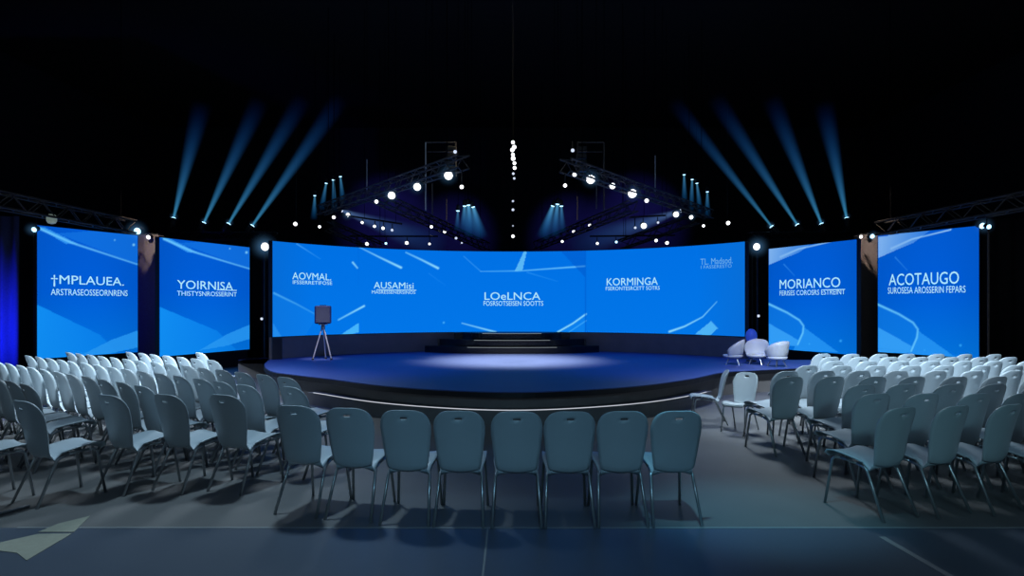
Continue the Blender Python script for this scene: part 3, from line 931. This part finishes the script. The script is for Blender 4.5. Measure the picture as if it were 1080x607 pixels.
def bar(label, p0, p1):
    a, b = at(*p0), at(*p1)
    t = thing('hanging_bar', label, 'lighting bar', tuple(a))
    MB().tube([(0, 0, 0), b - a], 0.022, 8).build('pipe', M['black'], t)
    for f in (0.4, 0.9):
        q = (b - a) * f
        MB().tube([q, (q.x, q.y, 9.0 - a.z)], 0.006, 5).build('suspension_cable', M['cable'], t)
    return a, b
def bar_row(bar_label, p0, p1, items, where, group):
    a, b = bar(bar_label, p0, p1)
    TR['tmp'] = (a, b, 0.04)
    for k, (px, py, rp, *opt) in enumerate(items):
        d, top = truss_d('tmp', px)
        o = opt[0] if opt else {}
        rp = rp * (0.95 if rp > 3 else 0.78)
        lamp(px, py, d, rp * d / F, f'small white spotlight on {where}, {nth(k)} from the left', group, top=top, **o)
bar_row('thin black lighting bar above the left part of the video wall', (358, 226, 16.6), (424, 236, 16.6),
        [(367, 226.5, 2.8, dict(glow=0.2)), (382, 234.5, 1.9), (395, 238.5, 2.0), (404, 240.5, 2.2), (413.5, 242.5, 1.9, dict(lens='small'))], 'the left lighting bar', 'spotlights on the left lighting bar')
bar_row('thin black lighting bar low over the left part of the video wall', (368, 249, 17.6), (462, 249, 17.9),
        [(376, 264.5, 2.0), (387, 257, 2.4), (407, 256.5, 1.7, dict(lens='cool')), (429, 256, 2.4), (453, 257, 1.6)], 'the low left lighting bar', 'spotlights on the low left lighting bar')
bar_row('thin black lighting bar above the right part of the video wall', (664, 229, 16.6), (702, 227, 16.6),
        [(670, 240, 1.8, dict(lens='small')), (679, 238, 3.3, dict(glow=0.2)), (694, 234.5, 1.7, dict(lens='small'))], 'the right lighting bar', 'spotlights on the right lighting bar')
bar_row('thin black lighting bar low over the right part of the video wall', (622, 249, 17.9), (712, 248, 17.6),
        [(630, 256.5, 1.9), (650, 255, 1.8, dict(lens='cool')), (692, 253.5, 2.2), (703.5, 256, 2.4)], 'the low right lighting bar', 'spotlights on the low right lighting bar')

# lamps on the rig hanging singly
lamp(480, 160, 13.15, 0.036, 'small spotlight inside the hanging frame left of the strand', None, 'small', top=at(0, 150, 13.3).z)
lamp(604, 158.5, 13.15, 0.036, 'small spotlight inside the hanging frame right of the strand', None, 'small', top=at(0, 150, 13.3).z)
lamp(311.5, 236, 19.6, 0.06, 'lone spotlight over the far left end of the video wall', None, 'white', top=9.0)
lamp(768, 235, 19.6, 0.06, 'lone spotlight over the far right end of the video wall', None, 'white', top=9.0)
lamp(145, 243.5, 16.45, 0.085, 'bright bluish spotlight at the top corner between the two left screens', None, 'cool', glow=0.35)
lamp(156.5, 250, 17.3, 0.055, 'smaller white spotlight between the two left screens', None, 'white', glow=0.15)
lamp(36, 242, 14.2, 0.055, 'small bluish spotlight at the outer top corner of the screen reading TMPLAUEA', None, 'cool', top=3.45, glow=0.2)
lamp(908, 249.5, 17.3, 0.045, 'small white spotlight between the two right screens', None, 'white')
lamp(920, 249, 17.3, 0.06, 'bluish spotlight beside the truss between the two right screens', None, 'cool', glow=0.2)
lamp(1036, 238, 14.2, 0.065, 'bluish spotlight at the outer top corner of the screen reading ACOTAUGO', None, 'cool', top=3.46, glow=0.25)
lamp(1043, 239, 13.7, 0.05, 'outermost small spotlight beside the bluish one on the right', None, 'cool', top=3.46)
# white dome under the outer left truss
dm = thing('hanging_dome_lamp', 'white dome lamp hanging under the truss over the screen reading TMPLAUEA', 'lamp', tuple(at(54.5, 231, 14.0)))
M['dome'] = mat('milky dome', (0.55, 0.6, 0.55, 1), 0.4, noise=0.1)
M['dome'].node_tree.nodes['Principled BSDF'].inputs['Emission Color'].default_value = lin(150, 170, 160)
M['dome'].node_tree.nodes['Principled BSDF'].inputs['Emission Strength'].default_value = 0.35
MB().lathe([(0.02, -0.10), (0.07, -0.085), (0.095, -0.04), (0.10, 0.02), (0.09, 0.07), (0.05, 0.10)], n=16).build('dome', M['dome'], dm, True)
MB().lathe([(0.06, 0.10), (0.06, 0.14), (0.02, 0.16)], n=12).build('cap', M['black'], dm)

# poles with lamps in the gaps beside the video wall
def lamp_pole(label, px, ytop, d, lamps, group):
    p = at(px, ytop, d)
    t = thing('lamp_pole', label, 'pole', (p.x, d, 0))
    MB().tube([(0, 0, 0.02), (0, 0, p.z + 0.06)], 0.028, 8).build('pole', M['black'], t)
    MB().lathe([(0.22, 0.0), (0.22, 0.02), (0.05, 0.04)], n=16).build('base', M['black'], t)
    for (lx, ly, r, lens, lab, g) in lamps:
        lamp(lx, ly, d - 0.09, r, lab, None, lens, glow=g, aim=(0, -1, -0.1))
lamp_pole('dark pole with two lamps between the inner left screen and the video wall', 279.5, 258, 16.4,
          [(279.5, 260, 0.10, 'white', 'large glowing spotlight at the left end of the video wall', 0.42), (276, 336, 0.035, 'small', 'small lamp low on the pole left of the video wall', 0.0)], None)
lamp_pole('dark pole with two lamps between the video wall and the inner right screen', 798, 258, 16.4,
          [(798, 260, 0.085, 'white', 'large glowing spotlight at the right end of the video wall', 0.36), (800, 333, 0.035, 'small', 'small lamp low on the pole right of the video wall', 0.0)], None)
# thin black stand right of the outer right screen
sp = at(1042.5, 240, 13.9)
stn = thing('light_stand', 'thin black upright stand just right of the screen reading ACOTAUGO', 'stand', (sp.x, sp.y, 0))
MB().tube([(0, 0, 0.02), (0, 0, sp.z)], 0.022, 8).build('pole', M['towercloth'], stn)
MB().lathe([(0.2, 0.0), (0.2, 0.02), (0.04, 0.04)], n=14).build('base', M['black'], stn)

# four sky beams each side
def sky_light(px, py, tx, ty, label, group, w=1.0):
    d = 18.6
    p = at(px, py, d)
    t = thing('moving_head_spotlight', label, 'spotlight', tuple(p), 0, group)
    q = at(tx, ty, d + 0.6) - p
    ax = q.normalized()
    MB().lathe([(0.06, -0.26), (0.085, -0.20), (0.085, -0.04), (0.07, 0.0)], (0, 0, 0), ax, 12).build('head', M['black'], t)
    MB().lathe([(0.062, 0.001), (0.05, 0.02), (0.01, 0.028)], (0, 0, 0), ax, 12).build('lens', M['cool'], t)
    zb = 3.615 - p.z
    MB().box((-ax.x * 0.12, 0, zb + 0.03), (0.20, 0.16, 0.06), 0, 0.01).build('base', M['black'], t)
    y = MB()
    for s in (-1, 1):
        y.tube([(-ax.x * 0.12, s * 0.095, zb + 0.05), (-ax.x * 0.12, s * 0.095, -0.10)], 0.010, 6)
    y.build('yoke', M['black'], t)
    add_beam(BM['sky'], t, ax * 0.03, q, w)
    add_glow(t, ax * 0.05, 0.16)
L4 = [(183, 230, 214, 106), (215, 235, 276, 102), (241, 236, 322, 100), (266, 238, 362, 100)]
for k, a in enumerate(L4):
    sky_light(*a, f'moving light throwing a blue beam upward on the left, {nth(k)} from the outer side', 'beam lights behind the left screens')
R4 = [(893, 230, 868, 106), (866.5, 236, 812, 100), (841, 237, 752, 100), (814, 239, 708, 104)]
for k, a in enumerate(R4):
    sky_light(*a, f'moving light throwing a blue beam upward on the right, {nth(k)} from the outer side', 'beam lights behind the right screens', (1.0, 1.0, 0.95, 0.85)[k])

# clusters of short downward beams
def down_light(px, py, bx, by, d, label, group, w=1.0):
    p = at(px, py, d)
    t = thing('small_beam_spotlight', label, 'spotlight', tuple(p), 0, group)
    q = at(bx, by, d) - p; ax = q.normalized()
    MB().lathe([(0.03, -0.14), (0.05, -0.11), (0.05, 0.0)], (0, 0, 0), ax, 10).build('housing', M['black'], t)
    MB().lathe([(0.045, 0.001), (0.03, 0.016), (0.01, 0.02)], (0, 0, 0), ax, 10).build('lens', M['cool'], t)
    MB().tube([-ax * 0.12, (-ax.x * 0.12, 0, 9.0 - p.z)], 0.005, 5).build('suspension_cable', M['cable'], t)
    add_beam(BM['down'], t, ax * 0.02, q, w)
for k, (px, py, bx, by) in enumerate([(332, 206, 331, 232), (344, 193, 339, 222), (351.5, 189.5, 353, 224), (359, 186, 362, 216)]):
    down_light(px, py, bx, by, 19.6, f'small lamp throwing a short blue beam down, left cluster, {nth(k)} from outside', 'short blue beams above the left truss end')
for k, (px, py, bx, by) in enumerate([(746, 202, 746, 230), (735, 193, 739, 226), (730, 189, 729, 224), (721.5, 184, 722, 216)]):
    down_light(px, py, bx, by, 19.6, f'small lamp throwing a short blue beam down, right cluster, {nth(k)} from outside', 'short blue beams above the right truss end')
for k, (px, py, bx, by, w) in enumerate([(483, 222, 482, 244, 0.8), (490, 217, 489, 246, 1.2), (494, 216, 497, 250, 1.6), (499, 218, 508, 252, 1.6)]):
    down_light(px, py, bx, by, 15.5, f'small lamp with blue beam down left of the hanging strand, {nth(k)} from outside', 'short blue beams left of the strand', w)
for k, (px, py, bx, by, w) in enumerate([(592, 217, 593, 246, 1.0), (588, 215, 584, 250, 1.4), (583, 217, 572, 252, 1.6)]):
    down_light(px, py, bx, by, 15.5, f'small lamp with blue beam down right of the hanging strand, {nth(k)} from outside', 'short blue beams right of the strand', w)
# wide hazy beams crossing under the trusses
def wash(px, py, bx, by, d, d2, label, w=1.0):
    p = at(px, py, d)
    t = thing('wash_spotlight', label, 'spotlight', tuple(p))
    q = at(bx, by, d2) - p; ax = q.normalized()
    MB().lathe([(0.05, -0.2), (0.08, -0.15), (0.08, 0.0)], (0, 0, 0), ax, 10).build('housing', M['black'], t)
    MB().lathe([(0.07, 0.001), (0.05, 0.016), (0.01, 0.02)], (0, 0, 0), ax, 10).build('lens', M['small'], t)
    MB().tube([-ax * 0.12, (-ax.x * 0.12, -ax.y * 0.12, 9.0 - p.z)], 0.005, 5).build('suspension_cable', M['cable'], t)
    add_beam(BM['wash'], t, ax * 0.03, q, w)
wash(361, 222, 470, 262, 23.7, 23.9, 'wash light throwing a wide hazy beam under the left truss', 1.2)
wash(718, 222, 600, 262, 23.7, 23.9, 'wash light throwing a wide hazy beam under the right truss', 1.2)

# strand of lamps hanging in the middle
hs = thing('hanging_lamp_strand', 'vertical strand of white lamps hanging over the middle of the stage', 'lamp strand', tuple(at(541, 250, 13.0)))
z0 = at(541, 250, 13.0).z
MB().tube([(0, 0, 0), (0, 0, 9.0 - z0)], 0.0015, 5).build('cable', M['cable'], hs)
for py, dx, rp in ((150, 0, 1.9), (155, 1.4, 2.2), (158, -0.6, 2.2), (163, 0, 1.9), (167, 0.3, 2.3), (172, 1.6, 1.8), (177, 1.8, 1.9), (183, 0.4, 1.4), (188, 1.4, 1.3), (212, 0, 1.1), (221, 0, 1.4), (238, 0, 0.7), (249, 0, 1.7)):
    p = at(541 + dx, py, 12.98) - at(541, 250, 13.0)
    r = rp * 13 / F
    MB().lathe([(r * math.sin(PI * (i + .1) / 6.2), -r * math.cos(PI * (i + .1) / 6.2)) for i in range(7)], p, n=10).build('lamp_bulb', M['white' if rp > 1.6 else 'small'], hs)

# ------------------------------------------------------------------ cloth towers and drapes between the screens
def drape(label, x0, x1, y, z0, z1, m, name='drape', folds=6, ydir=0.0):
    mb = MB(); n = folds * 6
    vs = []
    for z in (z0, z1):
        for i in range(n + 1):
            u = i / n
            vs.append((x0 + (x1 - x0) * u - x0, 0.05 * math.sin(u * folds * 2 * PI) + ydir * u, z))
    o = mb.add(vs, [(i, i + 1, n + 2 + i, n + 1 + i) for i in range(n)])
    o = mb.build(name, m, None, True)
    o.location = (x0, y, 0)
    md = o.modifiers.new('Solidify', 'SOLIDIFY'); md.thickness = 0.01
    return tag(o, label, 'drape')
def tower(label, px0, px1, ytop, d):
    a, b_ = at(px0, ytop, d), at(px1, ytop, d)
    t = thing('cloth_tower', label, 'tower', ((a.x + b_.x) / 2, d, 0))
    w = b_.x - a.x
    MB().box((0, 0, a.z / 2), (w, 0.30, a.z), 0, 0.02).build('cloth_cover', M['towercloth'], t)
    MB().box((0, 0, a.z + 0.02), (w * 0.9, 0.28, 0.04)).build('cap', M['black'], t)
tower('dark cloth-wrapped tower between the two left screens', 144, 171, 248, 17.6)
tower('dark cloth-wrapped tower between the two right screens', 903, 928, 248, 17.6)
drape('blue-lit drape at the far left edge beside the screen reading TMPLAUEA', -13.0, -11.22, 15.2, 0.0, 3.6, M['bluedrape'])
drape('black drape at the far right edge beside the screen reading ACOTAUGO', 10.85, 13.4, 15.6, 0.0, 3.6, M['drape'])
drape('black drape behind the left side screens', -10.6, -5.6, 20.2, 0.0, 3.3, M['drape'], folds=14)
drape('black drape behind the right side screens', 5.6, 10.6, 20.2, 0.0, 3.3, M['drape'], folds=14)

# ------------------------------------------------------------------ light spill painted as thin pale patches, and a rod on the floor
def patch(label, pxs):
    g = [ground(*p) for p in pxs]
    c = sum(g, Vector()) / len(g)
    o = MB().prism([(p.x - c.x, p.y - c.y) for p in g][::-1], 0.0, 0.003).build('floor_light_patch', M['lightpatch'])
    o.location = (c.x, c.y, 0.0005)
    tag(o, label, 'patch')
patch('pale pointed sheet of painted light on the dark floor, the one nearer the chairs', [(40, 561), (62, 552), (95, 544), (78, 561)])
patch('large pale ragged sheet of painted light on the dark floor by the edge', [(-8, 574), (40, 563), (76, 562.5), (28, 591), (18, 583), (-8, 580)])
a, b_ = ground(-6, 543, 0.012), ground(31, 533, 0.012)
o = MB().tube([(0, 0, 0.012), (b_.x - a.x, b_.y - a.y, 0.012)], 0.011, 8).build('floor_rod', M['chrome'])
o.location = (a.x, a.y, 0)
tag(o, 'thin metal rod lying on the floor before the left chairs', 'rod')

# ------------------------------------------------------------------ light
def spot(loc, aim, e, col, ang, blend=0.6, size=0.15):
    l = bpy.data.lights.new('spot', 'SPOT'); l.energy = e; l.color = col
    l.spot_size = math.radians(ang); l.spot_blend = blend; l.shadow_soft_size = size
    o = bpy.data.objects.new('spot', l); C.objects.link(o)
    o.location = loc
    o.rotation_euler = (Vector(aim) - Vector(loc)).to_track_quat('-Z', 'Y').to_euler()
def area(loc, aim, e, col, sx, sy):
    l = bpy.data.lights.new('area', 'AREA'); l.energy = e; l.color = col; l.shape = 'RECTANGLE'; l.size = sx; l.size_y = sy
    o = bpy.data.objects.new('area', l); C.objects.link(o)
    o.location = loc
    o.rotation_euler = (Vector(aim) - Vector(loc)).to_track_quat('-Z', 'Y').to_euler()
cw = (0.72, 0.87, 1.0)
for s in (-1, 1):
    spot((s * 3.2, 4.0, 7.4), (s * 5.9, 9.9, 0.6), 8500, cw, 37, 1.0, 0.4)        # far rows, from over the audience
    spot((s * 4.2, 15.0, 8.0), (s * 5.0, 8.6, 0.4), 3600, cw, 40, 1.0, 1.3)         # from over the stage on to the seats
    spot((s * 3.2, 9.0, 7.0), (s * 3.6, 13.0, SZ), 800, (0.05, 0.16, 1.0), 60, 0.9, 0.3)   # blue on the stage
    spot((s * 9.0, 13.8, 5.5), (s * 9.15, 17.4, 3.1), 900, (1.0, 0.85, 0.76), 20, 1.0, 0.1)  # warm on the towers
    spot((s * 4.6, 20.5, 7.5), (s * 5.2, 27.9, 5.0), 2200, (0.12, 0.10, 1.0), 34, 1.0, 0.2)  # indigo on the back wall
    spot((s * 2.4, 20.5, 7.5), (s * 2.4, 27.9, 4.5), 1800, (0.12, 0.10, 1.0), 28, 1.0, 0.2)
    spot((s * (3.4 if s < 0 else 2.2), 5.5, 7.2), (s * (5.3 if s < 0 else 3.4), 10.6 + (0.2 if s < 0 else -2.0), 0.2), 6500 if s < 0 else 2000, cw, 16 if s < 0 else 22, 1.0, 0.2)         # floor and chairs beside the stage ends
spot((0, 12.2, 8.8), (0, 14.0, SZ), 15500, (1.0, 0.86, 0.55), 28, 1.0, 0.5)         # white pool at the steps
spot((-2.6, 10.0, 7.8), (-4.05, 14.2, SZ + 0.4), 2400, (1.0, 0.92, 0.85), 7, 1.0, 0.1)  # white on the tripod
spot((-11.8, 13.2, 0.3), (-11.9, 15.2, 1.3), 420, (0.02, 0.04, 1.0), 100, 1.0, 0.1) # blue up-light on the left drape
spot((0.4, 3.4, 6.5), (1.85, 5.05, 0), 1100, (0.22, 0.70, 0.95), 19, 1.0, 0.2)         # teal pool on the floor
spot((-2.4, 7.4, 6.8), (-2.6, 4.7, 0), 1000, (0.55, 0.78, 0.95), 50, 1.0, 0.3)        # blue-grey light on the left floor
spot((0.2, -2.5, 4.4), (0.15, 4.9, 0.75), 420, (0.26, 0.62, 0.90), 30, 0.8, 0.5)           # dim teal fill added behind the camera for the middle row
spot((4.4, 9.0, 7.2), (4.7, 12.9, 0.7), 750, (1.0, 0.95, 0.9), 12, 1.0, 0.1)          # white on the tub chairs
area((0, -4.5, 4.0), (0, 5.5, 0.6), 50, (0.5, 0.75, 0.9), 9.0, 1.5)  # broad dim fill added behind the camera
spot((2.2, -1.5, 3.6), (3.2, 5.2, 0.65), 300, (0.35, 0.75, 0.9), 20, 1.0, 0.3)            # teal light on the near right chairs                
area((0, 6.0, 8.6), (0, 6.0, 0), 90, (0.45, 0.65, 0.95), 14, 8)

w = bpy.data.worlds.new('night'); bpy.context.scene.world = w
w.use_nodes = True
w.node_tree.nodes['Background'].inputs[0].default_value = (0.02, 0.04, 0.10, 1)
w.node_tree.nodes['Background'].inputs[1].default_value = 0.02

# ------------------------------------------------------------------ camera
cam = bpy.data.cameras.new('camera')
co = bpy.data.objects.new('camera', cam); C.objects.link(co)
co.location = (0, 0, CAM); co.rotation_euler = (PI / 2, 0, 0)
cam.sensor_width = 36.0; cam.lens = F / 1080 * 36.0
cam.shift_y = (HY - 303.5) / 1080
cam.clip_end = 200
sc = bpy.context.scene
sc.camera = co
sc.view_settings.view_transform = 'Standard'
sc.view_settings.look = 'None'
sc.cycles.volume_step_rate = 0.5
sc.cycles.max_bounces = 6
